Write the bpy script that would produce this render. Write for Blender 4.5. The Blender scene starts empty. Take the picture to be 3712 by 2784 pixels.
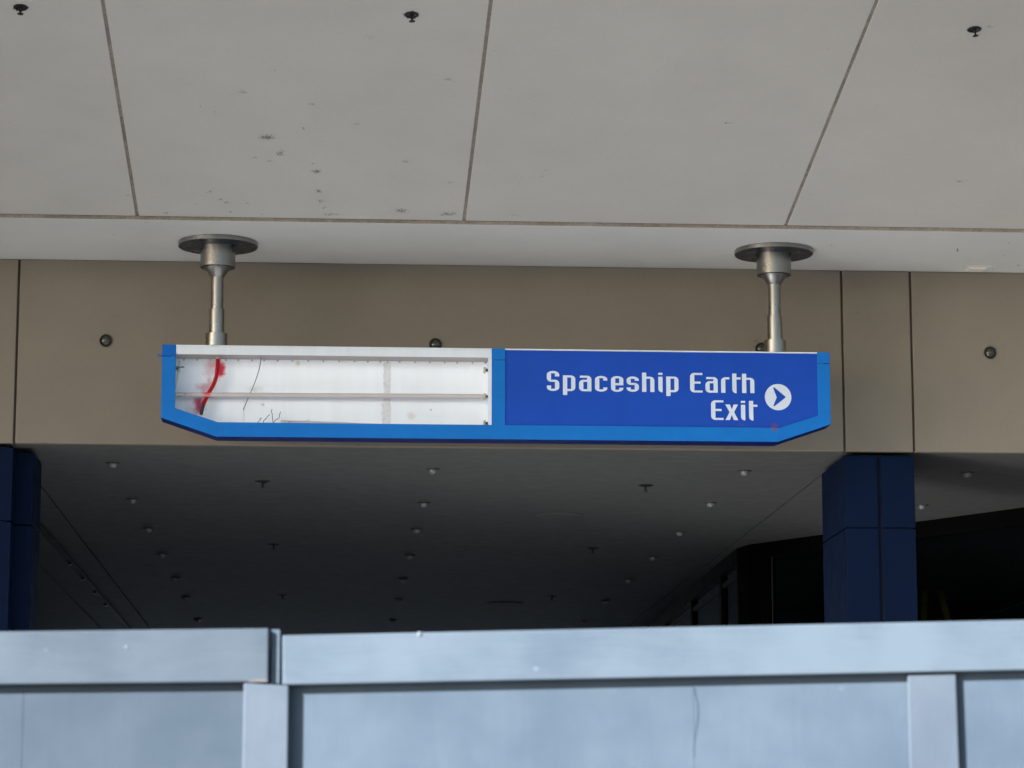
import bpy, bmesh, math, random
from math import sin, cos, tan, atan, atan2, pi, radians, sqrt
from mathutils import Vector, Matrix
random.seed(7)
S = bpy.context.scene
C = S.collection

# ------------------------------------------------------------------ camera
PW, PH = 3712.0, 2784.0                      # the photograph's size, used to turn its points into points on real planes
LENS, SENSOR = 97.65, 36.0
FP = PW * LENS / SENSOR
PITCH, YAW = radians(9.741), radians(3.722)
EYE = Vector((0, 0, 1.7))
cam_d = bpy.data.cameras.new('camera')
cam_d.lens = LENS; cam_d.sensor_width = SENSOR; cam_d.sensor_fit = 'HORIZONTAL'
cam_d.clip_start = 0.1; cam_d.clip_end = 2000
cam_d.dof.use_dof = True; cam_d.dof.focus_distance = 21.9; cam_d.dof.aperture_fstop = 5.6
cam = bpy.data.objects.new('camera', cam_d); C.objects.link(cam)
cam.location = EYE; cam.rotation_euler = (pi / 2 + PITCH, 0, -YAW)
S.camera = cam

# ------------------------------------------------------------------ light
HEAD = Vector((sin(YAW), cos(YAW), 0)); RIGHT = Vector((cos(YAW), -sin(YAW), 0)); UP = Vector((0, 0, 1))
sun_dir = (RIGHT * 1.15 + HEAD * 1.0 - UP * 0.66).normalized()      # the way the light travels
SUN_EL = math.asin(-sun_dir.z)
SUN_AZ = atan2(-sun_dir.x, -sun_dir.y)                                # azimuth of the sun from +Y, clockwise
w = bpy.data.worlds.new('World'); S.world = w; w.use_nodes = True
nt = w.node_tree; bg = nt.nodes['Background']
sky = nt.nodes.new('ShaderNodeTexSky'); sky.sky_type = 'NISHITA'; sky.sun_disc = False
sky.sun_elevation = SUN_EL; sky.sun_rotation = SUN_AZ
sky.altitude = 20; sky.air_density = 1.0; sky.dust_density = 1.4; sky.ozone_density = 1.0
nt.links.new(sky.outputs[0], bg.inputs[0]); bg.inputs[1].default_value = 0.06
sun_d = bpy.data.lights.new('sun', 'SUN'); sun_d.energy = 5.0; sun_d.angle = radians(0.53); sun_d.color = (1.0, 0.98, 0.95)
sun = bpy.data.objects.new('sun', sun_d); C.objects.link(sun); sun.location = (-10, -10, 20)
sun.rotation_euler = sun_dir.to_track_quat('-Z', 'Y').to_euler()
S.view_settings.view_transform = 'Standard'; S.view_settings.look = 'None'
S.view_settings.gamma = 1; S.view_settings.use_curve_mapping = False
S.view_settings.exposure = 2.27
S.render.engine = 'CYCLES'
S.cycles.max_bounces = 10; S.cycles.diffuse_bounces = 7; S.cycles.glossy_bounces = 5; S.cycles.transparent_max_bounces = 12
S.cycles.use_denoising = True
S.cycles.sample_clamp_indirect = 20; S.cycles.blur_glossy = 0.0

# ------------------------------------------------------------------ points of the photograph on real planes
def ray(u, v):
    a, b = (u - PW / 2) / FP, -(v - PH / 2) / FP
    fw = HEAD * cos(PITCH) + UP * sin(PITCH); uu = -HEAD * sin(PITCH) + UP * cos(PITCH)
    return RIGHT * a + uu * b + fw
def atY(u, v, y):
    d = ray(u, v); return EYE + d * (y / d.y)
def atZ(u, v, z):
    d = ray(u, v); return EYE + d * ((z - EYE.z) / d.z)

# ------------------------------------------------------------------ the dimensions of the place (metres)
YS = 21.50          # front of the sign
ZS = 6.53           # underside of the level soffit strip
YJ = 20.85          # joint between the strip and the sloping soffit
YW = 22.33          # face of the tan wall band
ZL = 5.02           # passage ceiling
SL = 0.1713         # rise of the sloping soffit towards the plaza
YF = 16.85           # front edge of the soffit
STEP = 0.024        # the soffit ends this much above the strip
def soffit_z(y): return ZS + STEP + SL * (YJ - y)
def atS(u, v):
    d = ray(u, v); k = (ZS + STEP + SL * YJ - EYE.z) / (d.z + SL * d.y); return EYE + d * k

# ------------------------------------------------------------------ materials
def mat(name):
    m = bpy.data.materials.new(name); m.use_nodes = True
    return m, m.node_tree, m.node_tree.nodes['Principled BSDF']
def node(t, kind, **kw):
    n = t.nodes.new(kind)
    for k, v in kw.items(): setattr(n, k, v)
    return n
def noise(t, vec, scale, detail=4, rough=0.55, stretch=None):
    if stretch:
        mp = node(t, 'ShaderNodeMapping'); mp.inputs['Scale'].default_value = stretch
        t.links.new(vec, mp.inputs[0]); vec = mp.outputs[0]
    n = node(t, 'ShaderNodeTexNoise'); n.inputs['Scale'].default_value = scale
    n.inputs['Detail'].default_value = detail; n.inputs['Roughness'].default_value = rough
    t.links.new(vec, n.inputs['Vector']); return n.outputs['Fac']
def rng(t, src, a, b, c, d, smooth=False):
    n = node(t, 'ShaderNodeMapRange'); n.interpolation_type = 'SMOOTHSTEP' if smooth else 'LINEAR'
    t.links.new(src, n.inputs['Value'])
    for k, v in zip(('From Min', 'From Max', 'To Min', 'To Max'), (a, b, c, d)): n.inputs[k].default_value = v
    return n.outputs[0]
def mixc(t, fac, a, b, mode='MIX'):
    n = node(t, 'ShaderNodeMix', data_type='RGBA', blend_type=mode)
    if isinstance(fac, (int, float)): n.inputs['Factor'].default_value = fac
    else: t.links.new(fac, n.inputs['Factor'])
    for sock, x in ((n.inputs[6], a), (n.inputs[7], b)):
        if isinstance(x, tuple): sock.default_value = (*x[:3], 1)
        else: t.links.new(x, sock)
    return n.outputs[2]
def math_n(t, op, a, b):
    n = node(t, 'ShaderNodeMath', operation=op)
    for s, x in ((n.inputs[0], a), (n.inputs[1], b)):
        if isinstance(x, (int, float)): s.default_value = x
        else: t.links.new(x, s)
    return n.outputs[0]
def grey(t, val):
    n = node(t, 'ShaderNodeCombineColor')
    for i in range(3): t.links.new(val, n.inputs[i])
    return n.outputs[0]
def paint(name, base, rough=0.55, spec=0.3, mottle=((0.7, 0.08), (9, 0.05)), stretch=None, bump=(90, 0.08), metallic=0.0, spots=(), coat=0):
    """a painted or bare surface: base colour varied by several noises, fine relief, and stains of given place and size"""
    m, t, b = mat(name)
    pos = node(t, 'ShaderNodeNewGeometry').outputs['Position']
    col = None
    for sc, am in mottle:
        f = rng(t, noise(t, pos, sc, stretch=stretch), 0.25, 0.75, 1 - am, 1 + am)
        col = mixc(t, 1.0, tuple(base) if col is None else col, grey(t, f), 'MULTIPLY')
    if col is None:
        col = mixc(t, 0.0, tuple(base), tuple(base))
    for (c, r, colr, strength) in spots:
        sub = node(t, 'ShaderNodeVectorMath', operation='SUBTRACT'); t.links.new(pos, sub.inputs[0]); sub.inputs[1].default_value = c
        div = node(t, 'ShaderNodeVectorMath', operation='DIVIDE'); t.links.new(sub.outputs[0], div.inputs[0]); div.inputs[1].default_value = r
        ln = node(t, 'ShaderNodeVectorMath', operation='LENGTH'); t.links.new(div.outputs[0], ln.inputs[0])
        nz = rng(t, noise(t, pos, 14, 5, 0.6), 0.3, 0.7, -0.36, 0.36)
        f = rng(t, math_n(t, 'ADD', ln.outputs['Value'], nz), 0.15, 1.05, strength, 0.0, True)
        col = mixc(t, f, col, tuple(colr))
    t.links.new(col, b.inputs['Base Color'])
    t.links.new(rng(t, noise(t, pos, 6, 3), 0.3, 0.7, max(0.02, rough - 0.06), rough + 0.06), b.inputs['Roughness'])
    b.inputs['Specular IOR Level'].default_value = spec; b.inputs['Metallic'].default_value = metallic
    if coat: b.inputs['Coat Weight'].default_value = coat; b.inputs['Coat Roughness'].default_value = 0.12
    if bump:
        bp = node(t, 'ShaderNodeBump'); bp.inputs['Strength'].default_value = bump[1]; bp.inputs['Distance'].default_value = 0.01
        t.links.new(noise(t, pos, bump[0], 3), bp.inputs['Height']); t.links.new(bp.outputs[0], b.inputs['Normal'])
    return m
def painted_wood(name, c1, c2, along):
    """worn blue-grey paint over wood: grain along one axis, rubbed blotches, small pale knocks"""
    m, t, b = mat(name)
    pos = node(t, 'ShaderNodeTexCoord').outputs['Object']
    st = (0.9, 1, 14) if along == 'x' else (14, 1, 0.9)
    st2 = (0.35, 1, 5) if along == 'x' else (5, 1, 0.35)
    warp = node(t, 'ShaderNodeTexNoise'); warp.inputs['Scale'].default_value = 2.2; t.links.new(pos, warp.inputs['Vector'])
    wv = node(t, 'ShaderNodeVectorMath', operation='SCALE'); t.links.new(warp.outputs['Color'], wv.inputs[0]); wv.inputs['Scale'].default_value = 0.10
    ad = node(t, 'ShaderNodeVectorMath', operation='ADD'); t.links.new(pos, ad.inputs[0]); t.links.new(wv.outputs[0], ad.inputs[1])
    g = noise(t, ad.outputs[0], 6, 5, 0.6, st)
    blot = noise(t, pos, 3.2, 5, 0.62)
    fine = noise(t, ad.outputs[0], 26, 3, 0.6, st2)
    wg, wf = (0.26, 0.10) if along == 'x' else (0.12, 0.05)
    big = noise(t, ad.outputs[0], 1.1, 3, 0.5)
    f = math_n(t, 'ADD', math_n(t, 'ADD', math_n(t, 'MULTIPLY', g, wg), math_n(t, 'MULTIPLY', big, 0.45)), math_n(t, 'ADD', math_n(t, 'MULTIPLY', blot, 0.75), math_n(t, 'MULTIPLY', fine, wf)))
    col = mixc(t, rng(t, f, 0.50, 0.98, 0, 1, True), tuple(c1), tuple(c2))
    vor = node(t, 'ShaderNodeTexVoronoi'); vor.inputs['Scale'].default_value = 7; t.links.new(ad.outputs[0], vor.inputs['Vector'])
    pick = node(t, 'ShaderNodeSeparateColor'); t.links.new(vor.outputs['Color'], pick.inputs[0])
    k = math_n(t, 'MULTIPLY', rng(t, vor.outputs['Distance'], 0.02, 0.075, 1, 0, True), rng(t, pick.outputs[0], 0.72, 0.78, 0, 1))
    col = mixc(t, math_n(t, 'MULTIPLY', k, 0.38), col, tuple(min(1, 1.7 * x) for x in c2))
    t.links.new(col, b.inputs['Base Color'])
    t.links.new(rng(t, blot, 0.3, 0.7, 0.42, 0.62), b.inputs['Roughness'])
    b.inputs['Specular IOR Level'].default_value = 0.12
    bp = node(t, 'ShaderNodeBump'); bp.inputs['Strength'].default_value = 0.10; bp.inputs['Distance'].default_value = 0.004
    t.links.new(math_n(t, 'ADD', g, math_n(t, 'MULTIPLY', k, -0.5)), bp.inputs['Height']); t.links.new(bp.outputs[0], b.inputs['Normal'])
    return m
def pane_glass(name):
    m = bpy.data.materials.new(name); m.use_nodes = True; t = m.node_tree
    for n in list(t.nodes):
        if n.type == 'BSDF_PRINCIPLED': t.nodes.remove(n)
    tr = node(t, 'ShaderNodeBsdfTransparent'); tr.inputs[0].default_value = (0.36, 0.40, 0.41, 1)
    gl = node(t, 'ShaderNodeBsdfGlossy'); gl.inputs['Roughness'].default_value = 0.03; gl.inputs['Color'].default_value = (0.8, 0.85, 0.9, 1)
    lw = node(t, 'ShaderNodeLayerWeight'); lw.inputs['Blend'].default_value = 0.5
    fr = math_n(t, 'ADD', math_n(t, 'MULTIPLY', math_n(t, 'POWER', lw.outputs['Facing'], 5.0), 0.95), 0.05)
    mx = node(t, 'ShaderNodeMixShader')
    t.links.new(fr, mx.inputs[0]); t.links.new(tr.outputs[0], mx.inputs[1]); t.links.new(gl.outputs[0], mx.inputs[2])
    t.links.new(mx.outputs[0], t.nodes['Material Output'].inputs[0]); return m

YB = YS + 0.215                             # face of the white back sheet inside the sign
def sp(u, v, y, ru, rv, col, st):           # a stain centred on a point of the photograph, radii in its pixels
    return (tuple(atY(u, v, y)), (ru / 466, 0.08, rv / 466), col, st)
RED, PINK = (0.62, 0.004, 0.03), (0.42, 0.008, 0.09)
M = {}
M['soffit'] = paint('soffit_paint', (0.470, 0.461, 0.434), 0.7, 0.2, ((0.35, 0.05), (1.7, 0.035), (45, 0.03)), bump=(160, 0.10))
M['strip'] = paint('strip_paint', (0.570, 0.575, 0.556), 0.7, 0.2, ((0.5, 0.05), (2.5, 0.03), (45, 0.03)), bump=(160, 0.10))
M['filler'] = paint('joint_filler', (0.235, 0.212, 0.184), 0.85, 0.15, ((2, 0.25), (14, 0.22), (60, 0.25)), bump=(120, 0.25))
M['wall'] = paint('tan_wall_paint', (0.180, 0.161, 0.132), 0.75, 0.2, ((0.5, 0.07), (3, 0.04), (50, 0.03)), bump=(150, 0.10))
M['wall_gap'] = paint('wall_joint', (0.06, 0.048, 0.036), 0.85, 0.1, ((8, 0.2),), bump=None)
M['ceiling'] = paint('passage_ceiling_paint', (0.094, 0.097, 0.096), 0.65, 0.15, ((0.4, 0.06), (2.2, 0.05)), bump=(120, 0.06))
M['stain'] = paint('mildew', (0.14, 0.135, 0.122), 0.9, 0.1, ((30, 0.3),), bump=None)
M['navy'] = paint('navy_column_paint', (0.0023, 0.0072, 0.025), 0.6, 0.04, ((0.8, 0.12), (6, 0.06)), bump=(70, 0.03))
M['navy_gap'] = paint('column_joint', (0.004, 0.007, 0.016), 0.8, 0.1, ((5, 0.1),), bump=None)
M['upper'] = paint('upper_storey_paint', (0.30, 0.28, 0.24), 0.8, 0.2)
M['dark_wall'] = paint('dark_wall', (0.045, 0.045, 0.048), 0.8, 0.2)
M['mullion'] = paint('bronze_mullion', (0.0016, 0.0017, 0.0018), 0.6, 0.03, ((4, 0.15),), bump=None)
M['glass'] = pane_glass('tinted_pane')
M['steel'] = paint('satin_metal', (0.272, 0.268, 0.26), 0.30, 0.5, ((3, 0.06), (25, 0.04)), bump=(200, 0.03), metallic=1.0)
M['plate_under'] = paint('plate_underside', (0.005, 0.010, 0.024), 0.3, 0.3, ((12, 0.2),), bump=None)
M['dark_metal'] = paint('dark_metal', (0.022, 0.020, 0.022), 0.45, 0.5, ((40, 0.3),), bump=None, metallic=0.6)
M['ring'] = paint('lamp_ring', (0.045, 0.045, 0.045), 0.5, 0.3, ((30, 0.2),), bump=None)
M['track'] = paint('track_metal', (0.022, 0.022, 0.022), 0.6, 0.1, (), bump=None)
M['dome'] = paint('lamp_dome', (0.175, 0.175, 0.173), 0.16, 0.5, (), bump=None)
M['eye'] = paint('dark_lens', (0.035, 0.035, 0.03), 0.16, 0.6, (), bump=None)
M['eye_ring'] = paint('dark_bezel', (0.012, 0.011, 0.009), 0.5, 0.3, (), bump=None)
M['lens'] = paint('lens_plastic', (0.68, 0.64, 0.56), 0.5, 0.3, (), bump=None)
M['frame'] = paint('light_blue_paint', (0.006, 0.138, 0.48), 0.5, 0.12, ((1.2, 0.06), (8, 0.06)), bump=(60, 0.03),
                   spots=(sp(2812, 1556, YS, 16, 13, (0.12, 0.07, 0.12), 0.55),))
M['frame_cap'] = paint('deep_blue_paint', (0.002, 0.100, 0.42), 0.5, 0.12, ((2, 0.06),), bump=(60, 0.03))
M['face'] = paint('royal_blue_face', (0.006, 0.056, 0.385), 0.4, 0.15, ((1.2, 0.06), (5, 0.05)), bump=None,
                  spots=(sp(2808, 1546, YS, 17, 15, (0.13, 0.04, 0.10), 0.7), sp(2690, 1540, YS, 22, 10, (0.05, 0.06, 0.35), 0.35)))
M['arrow'] = paint('royal_blue_arrow', (0.006, 0.056, 0.385), 0.4, 0.15, (), bump=None)
M['print'] = paint('white_print', (0.54, 0.63, 0.74), 0.4, 0.3, ((3, 0.05),), bump=None)
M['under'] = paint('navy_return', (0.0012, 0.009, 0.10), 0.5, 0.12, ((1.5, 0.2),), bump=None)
M['white'] = paint('white_cabinet_paint', (0.62, 0.675, 0.75), 0.45, 0.3, ((6, 0.03), (2.5, 0.04)), stretch=(6, 1, 0.7), bump=(60, 0.03))
M['back'] = paint('white_back_sheet', (0.83, 0.90, 0.985), 0.45, 0.3, ((5, 0.022), (1.5, 0.025)), stretch=(4, 1, 0.4), bump=(60, 0.03), spots=(
    sp(799, 1343, YB, 27, 46, RED, 0.97), sp(766, 1338, YB, 44, 52, PINK, 0.42), sp(772, 1322, YB, 20, 24, RED, 0.3), sp(748, 1405, YB, 40, 32, PINK, 0.5),
    sp(722, 1468, YB, 28, 46, PINK, 0.97), sp(706, 1475, YB, 48, 52, PINK, 0.28), sp(745, 1438, YB, 80, 9, PINK, 0.4),
    sp(925, 1412, YB, 34, 20, (0.50, 0.53, 0.56), 0.55), sp(884, 1500, YB, 7, 60, (0.55, 0.57, 0.60), 0.35),
    sp(953, 1467, YB, 8, 7, (0.30, 0.22, 0.16), 0.6), sp(1080, 1317, YB, 12, 14, (0.45, 0.36, 0.26), 0.45),
    sp(1490, 1507, YB, 18, 22, (0.66, 0.58, 0.52), 0.45), sp(1562, 1486, YB, 5, 5, (0.2, 0.2, 0.2), 0.7)))
M['sealant'] = paint('grey_sealant', (0.66, 0.70, 0.75), 0.5, 0.3, ((25, 0.10), (60, 0.08)), bump=(90, 0.2))
M['tube'] = paint('lamp_glass', (0.50, 0.465, 0.478), 0.2, 0.5, (), bump=None, spots=(sp(752, 1430, YS + 0.13, 30, 22, RED, 0.9),))
M['tube_end'] = paint('tube_end_metal', (0.55, 0.54, 0.52), 0.3, 0.5, (), bump=None, metallic=0.9)
M['tube_print'] = paint('tube_print', (0.10, 0.10, 0.12), 0.6, 0.2, (), bump=None)
M['holder'] = paint('lampholder_plastic', (0.40, 0.40, 0.36), 0.5, 0.3, ((40, 0.2),), bump=None)
M['spring'] = paint('holder_spring', (0.22, 0.21, 0.21), 0.4, 0.5, ((40, 0.3),), bump=None, metallic=0.7)
M['rivet'] = paint('rivet_metal', (0.55, 0.55, 0.57), 0.3, 0.5, (), bump=None)
M['shelf'] = paint('shelf_shade_grey', (0.36, 0.325, 0.315), 0.5, 0.3, ((3, 0.06), (20, 0.05)), bump=None)  # greyed so the colour carries the shade of the shelf's downward face
M['red'] = paint('red_conduit', (0.43, 0.006, 0.014), 0.35, 0.45, ((40, 0.15),), bump=None)
M['black'] = paint('black_tape', (0.012, 0.013, 0.016), 0.45, 0.4, (), bump=None)
M['yellow'] = paint('yellow_tip', (0.45, 0.33, 0.03), 0.5, 0.3, (), bump=None)
M['yellow_board'] = paint('yellow_plastic', (0.30, 0.24, 0.01), 0.5, 0.3, (), bump=None)
M['green'] = paint('green_wire', (0.01, 0.055, 0.035), 0.45, 0.3, (), bump=None)
M['wire'] = paint('grey_wire', (0.07, 0.08, 0.10), 0.45, 0.4, (), bump=None)
M['cable'] = paint('white_cable', (0.62, 0.62, 0.60), 0.5, 0.3, (), bump=None)
M['rail_wood'] = painted_wood('fence_rail_paint', (0.0515, 0.0717, 0.0988), (0.0780, 0.1028, 0.1311), 'x')
M['sheet_wood'] = painted_wood('fence_sheet_paint', (0.0448, 0.0647, 0.0913), (0.0647, 0.0881, 0.1179), 'z')
M['batten_wood'] = painted_wood('fence_batten_paint', (0.0548, 0.0717, 0.0971), (0.0764, 0.0967, 0.1228), 'z')
M['rail_wood_old'] = painted_wood('fence_rail_paint_dull', (0.0382, 0.0536, 0.0730), (0.0564, 0.0743, 0.0954), 'x')
M['sheet_wood_old'] = painted_wood('fence_sheet_paint_dull', (0.0324, 0.0474, 0.0664), (0.0465, 0.0639, 0.0847), 'z')
M['crack'] = paint('crack', (0.022, 0.030, 0.048), 0.9, 0.1, bump=None)
M['bare_wood'] = paint('bare_wood', (0.105, 0.098, 0.10), 0.8, 0.1, bump=None)
M['rail_pale'] = paint('thick_paint', (0.095, 0.115, 0.145), 0.5, 0.2, bump=None)
M['raw_wood'] = paint('raw_wood', (0.10, 0.065, 0.035), 0.8, 0.2)
M['ground'] = paint('concrete_paving', (0.26, 0.26, 0.26), 0.42, 1.0, ((0.15, 0.12), (2, 0.08)), bump=(30, 0.1))

M['floor'] = paint('bounce_dimming_floor', (0.10, 0.10, 0.105), 0.7, 0.2, ((0.5, 0.1), (4, 0.1)), bump=(40, 0.2))
M['dark_bounce_ground'] = paint('dark_bounce_ground', (0.05, 0.05, 0.05), 0.9, 0.2, ((0.3, 0.1), (4, 0.1)), bump=(40, 0.2))

# ------------------------------------------------------------------ mesh building
class MB:
    def __init__(s): s.v = []; s.f = []; s.sm = []
    def add(s, vs, fs, smooth=False):
        o = len(s.v); s.v += [tuple(x) for x in vs]; s.f += [tuple(i + o for i in f) for f in fs]; s.sm += [smooth] * len(fs); return s
    def box(s, x0, x1, y0, y1, z0, z1):
        return s.hexa([(x0, y0, z0), (x1, y0, z0), (x1, y1, z0), (x0, y1, z0)], [(x0, y0, z1), (x1, y0, z1), (x1, y1, z1), (x0, y1, z1)])
    def hexa(s, lo, hi):
        n = len(lo)
        return s.add(list(lo) + list(hi), [tuple(range(n - 1, -1, -1)), tuple(range(n, 2 * n))] + [(i, (i + 1) % n, n + (i + 1) % n, n + i) for i in range(n)])
    def prism_y(s, poly, y0, y1):        # poly of (x, z), counter-clockwise seen from -Y
        n = len(poly)
        vs = [(x, y0, z) for x, z in poly] + [(x, y1, z) for x, z in poly]
        return s.add(vs, [tuple(range(n)), tuple(range(2 * n - 1, n - 1, -1))] + [(i, n + i, n + (i + 1) % n, (i + 1) % n) for i in range(n)])
    def prism_x(s, poly, x0, x1):
        n = len(poly)
        vs = [(x0, y, z) for y, z in poly] + [(x1, y, z) for y, z in poly]
        return s.add(vs, [tuple(range(n - 1, -1, -1)), tuple(range(n, 2 * n))] + [(i, (i + 1) % n, n + (i + 1) % n, n + i) for i in range(n)])
    def lathe(s, prof, c=(0, 0, 0), axis='z', n=32, smooth=True):
        c = Vector(c)
        def P(r, h, a):
            if axis == 'z': return c + Vector((r * cos(a), r * sin(a), h))
            if axis == 'y': return c + Vector((r * cos(a), h, r * sin(a)))
            return c + Vector((h, r * cos(a), r * sin(a)))
        k = len(prof)
        vs = [P(r, h, 2 * pi * i / n) for r, h in prof for i in range(n)]
        fs = [(j * n + i, j * n + (i + 1) % n, (j + 1) * n + (i + 1) % n, (j + 1) * n + i) for j in range(k - 1) for i in range(n)]
        s.add(vs, fs, smooth)
        o = len(s.v) - len(vs)
        for j in (0, k - 1):
            if prof[j][0] > 1e-6: s.f.append(tuple(o + j * n + i for i in range(n))); s.sm.append(False)
        return s
    def tube(s, path, r, n=8, smooth=True):
        path = [Vector(p) for p in path]; k = len(path)
        rs = r if isinstance(r, (list, tuple)) else [r] * k
        vs = []; ref = None
        for i, p in enumerate(path):
            t = (path[min(i + 1, k - 1)] - path[max(i - 1, 0)]).normalized()
            if ref is None: ref = t.orthogonal().normalized()
            ref = (ref - t * ref.dot(t)).normalized(); b = t.cross(ref)
            vs += [p + (ref * cos(2 * pi * j / n) + b * sin(2 * pi * j / n)) * rs[i] for j in range(n)]
        fs = [(i * n + j, i * n + (j + 1) % n, (i + 1) * n + (j + 1) % n, (i + 1) * n + j) for i in range(k - 1) for j in range(n)]
        fs += [tuple(range(n - 1, -1, -1)), tuple(range((k - 1) * n, k * n))]
        return s.add(vs, fs, smooth)
    def build(s, name, m, parent=None, bevel=0, seg=2):
        off = OFF.get(top(parent).name, Vector((0, 0, 0))) if parent else Vector((0, 0, 0))
        me = bpy.data.meshes.new(name); me.from_pydata([tuple(Vector(v) - off) for v in s.v], [], s.f)
        me.polygons.foreach_set('use_smooth', s.sm)
        bm = bmesh.new(); bm.from_mesh(me)
        bmesh.ops.remove_doubles(bm, verts=bm.verts, dist=1e-5)
        bmesh.ops.recalc_face_normals(bm, faces=bm.faces)
        for e in bm.edges:
            if len(e.link_faces) == 2 and e.calc_face_angle(0) > radians(35): e.smooth = False
        if bevel:
            es = [e for e in bm.edges if len(e.link_faces) == 2 and e.calc_face_angle(0) > radians(30)]
            bmesh.ops.bevel(bm, geom=es, offset=bevel, segments=seg, profile=0.5, affect='EDGES', clamp_overlap=True)
        bm.to_mesh(me); bm.free()
        me.materials.append(m); me.update()
        o = bpy.data.objects.new(name, me); C.objects.link(o)
        if parent: o.parent = parent
        return o
OFF = {}
def top(o):
    while o.parent: o = o.parent
    return o
def tag(o, label, cat, group=None, kind=None):
    if label: o['label'] = label
    if cat: o['category'] = cat
    if group: o['group'] = group
    if kind: o['kind'] = kind
    return o
def thing(name, label, cat, loc=(0, 0, 0), group=None):
    o = bpy.data.objects.new(name, None); C.objects.link(o); o.empty_display_size = 0.2
    o.location = loc; OFF[o.name] = Vector(loc); return tag(o, label, cat, group)
def dup(root, loc, label, group=None):
    r = root.copy(); C.objects.link(r); r.location = loc; r['label'] = label
    if group: r['group'] = group
    for ch in root.children:
        c = ch.copy(); C.objects.link(c); c.parent = r
        for g in ch.children:
            d = g.copy(); C.objects.link(d); d.parent = c
    return r
def spline(pts, n=8):
    """smooth path through points"""
    P = [Vector(p) for p in pts]; out = []
    for i in range(len(P) - 1):
        a, b, c, d = P[max(i - 1, 0)], P[i], P[i + 1], P[min(i + 2, len(P) - 1)]
        for k in range(n):
            t = k / n
            out.append(0.5 * ((2 * b) + (c - a) * t + (2 * a - 5 * b + 4 * c - d) * t * t + (3 * b - a - 3 * c + d) * t ** 3))
    return out + [P[-1]]

# ================================================================== THE SETTING
g = MB().add([(-400, -400, 0), (400, -400, 0), (400, 400, 0), (-400, 400, 0)], [(0, 1, 2, 3)]).build('ground', M['ground'])
tag(g, None, None, kind='structure')

def sheet_on_ground(name, x0, x1, y0, y1, z, m):
    tag(MB().add([(x0, y0, z), (x1, y0, z), (x1, y1, z), (x0, y1, z)], [(0, 1, 2, 3)]).build(name, m), None, None, kind='structure')
sheet_on_ground('near_bounce_blocker', -80, 80, -60, 6.0, 0.004, M['dark_bounce_ground'])             # unseen dark ground under the camera, added to cut bounce onto the fence
sheet_on_ground('right_bounce_blocker', 4.6, 60, 6.004, 27, 0.004, M['dark_bounce_ground'])  # unseen dark ground added to weaken bounce light from the right
sheet_on_ground('left_bounce_blocker', -60, -4.8, 6.004, 27, 0.004, M['dark_bounce_ground'])  # unseen dark ground added to dim the left wall and soffit
sheet_on_ground('passage_floor', -6.0, 9.0, 27.004, 56, 0.004, M['floor'])  # unseen floor, darkened to hold back bounce deep in the passage

# upper storey of the building: one mass above the soffits, with the side and back walls of the passage
up = thing('building', 'upper storey of the building resting above the soffits', 'building', (0, 40, 5.3))
MB().prism_x([(YF, soffit_z(YF) + 0.16), (YJ, ZS + 0.16), (YW + 0.1, ZS + 0.16), (YW + 0.1, ZL + 0.2), (56, ZL + 0.2), (56, 13), (YF, 13)], -32, 34).build('upper_storey', M['upper'], up)
MB().box(-32, -3.62, YW + 0.12, YW + 0.4, 0, ZL - 0.01).build('front_wall', M['dark_wall'], up)
MB().box(9.0, 34, YW + 0.12, YW + 0.4, 0, ZL - 0.01).build('front_wall', M['dark_wall'], up)
MB().box(-6.3, -6.0, YW + 0.4, 58, 0, ZL - 0.01).build('side_wall', M['dark_wall'], up)
MB().box(9.0, 9.3, YW + 0.4, 58, 0, ZL - 0.01).build('side_wall', M['dark_wall'], up)

# ---- sloping soffit of big panels, with filled joints
so = thing('soffit', 'pale grey sloping soffit of large panels with filled joints, speckled with mildew', 'soffit', (1, YJ, ZS))
JX = [-1.513 + 2.4985 * k for k in range(-9, 12)]
for i in range(len(JX) - 1):
    x0, x1 = JX[i] + 0.0125, JX[i + 1] - 0.0125
    y0, y1 = YF, YJ - 0.012
    MB().hexa([(x0, y0, soffit_z(y0)), (x1, y0, soffit_z(y0)), (x1, y1, soffit_z(y1)), (x0, y1, soffit_z(y1))],
              [(x0, y0, soffit_z(y0) + 0.10), (x1, y0, soffit_z(y0) + 0.10), (x1, y1, soffit_z(y1) + 0.10), (x0, y1, soffit_z(y1) + 0.10)]).build('panel', M['soffit'], so, bevel=0.003, seg=1)
for x in JX[1:-1]:
    a, b, h = x - 0.0124, x + 0.0124, 0.007
    y0, y1 = YF + 0.02, YJ - 0.016
    MB().hexa([(a, y0, soffit_z(y0) + h), (b, y0, soffit_z(y0) + h), (b, y1, soffit_z(y1) + h), (a, y1, soffit_z(y1) + h)],
              [(a, y0, soffit_z(y0) + 0.09), (b, y0, soffit_z(y0) + 0.09), (b, y1, soffit_z(y1) + 0.09), (a, y1, soffit_z(y1) + 0.09)]).build('joint_filler', M['filler'], so)
MB().box(-24, 29, YJ - 0.0118, YJ + 0.0015, ZS + STEP + 0.012, ZS + 0.09).build('joint_filler', M['wall_gap'], so)
MB().box(-24, 29, YJ + 0.002, YJ + 0.0085, ZS + 0.0015, ZS + 0.09).build('step_face', M['filler'], so)
MB().box(-24, 29, YJ + 0.009, YW + 0.09, ZS, ZS + 0.12).build('level_strip', M['strip'], so, bevel=0.003, seg=1)

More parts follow.
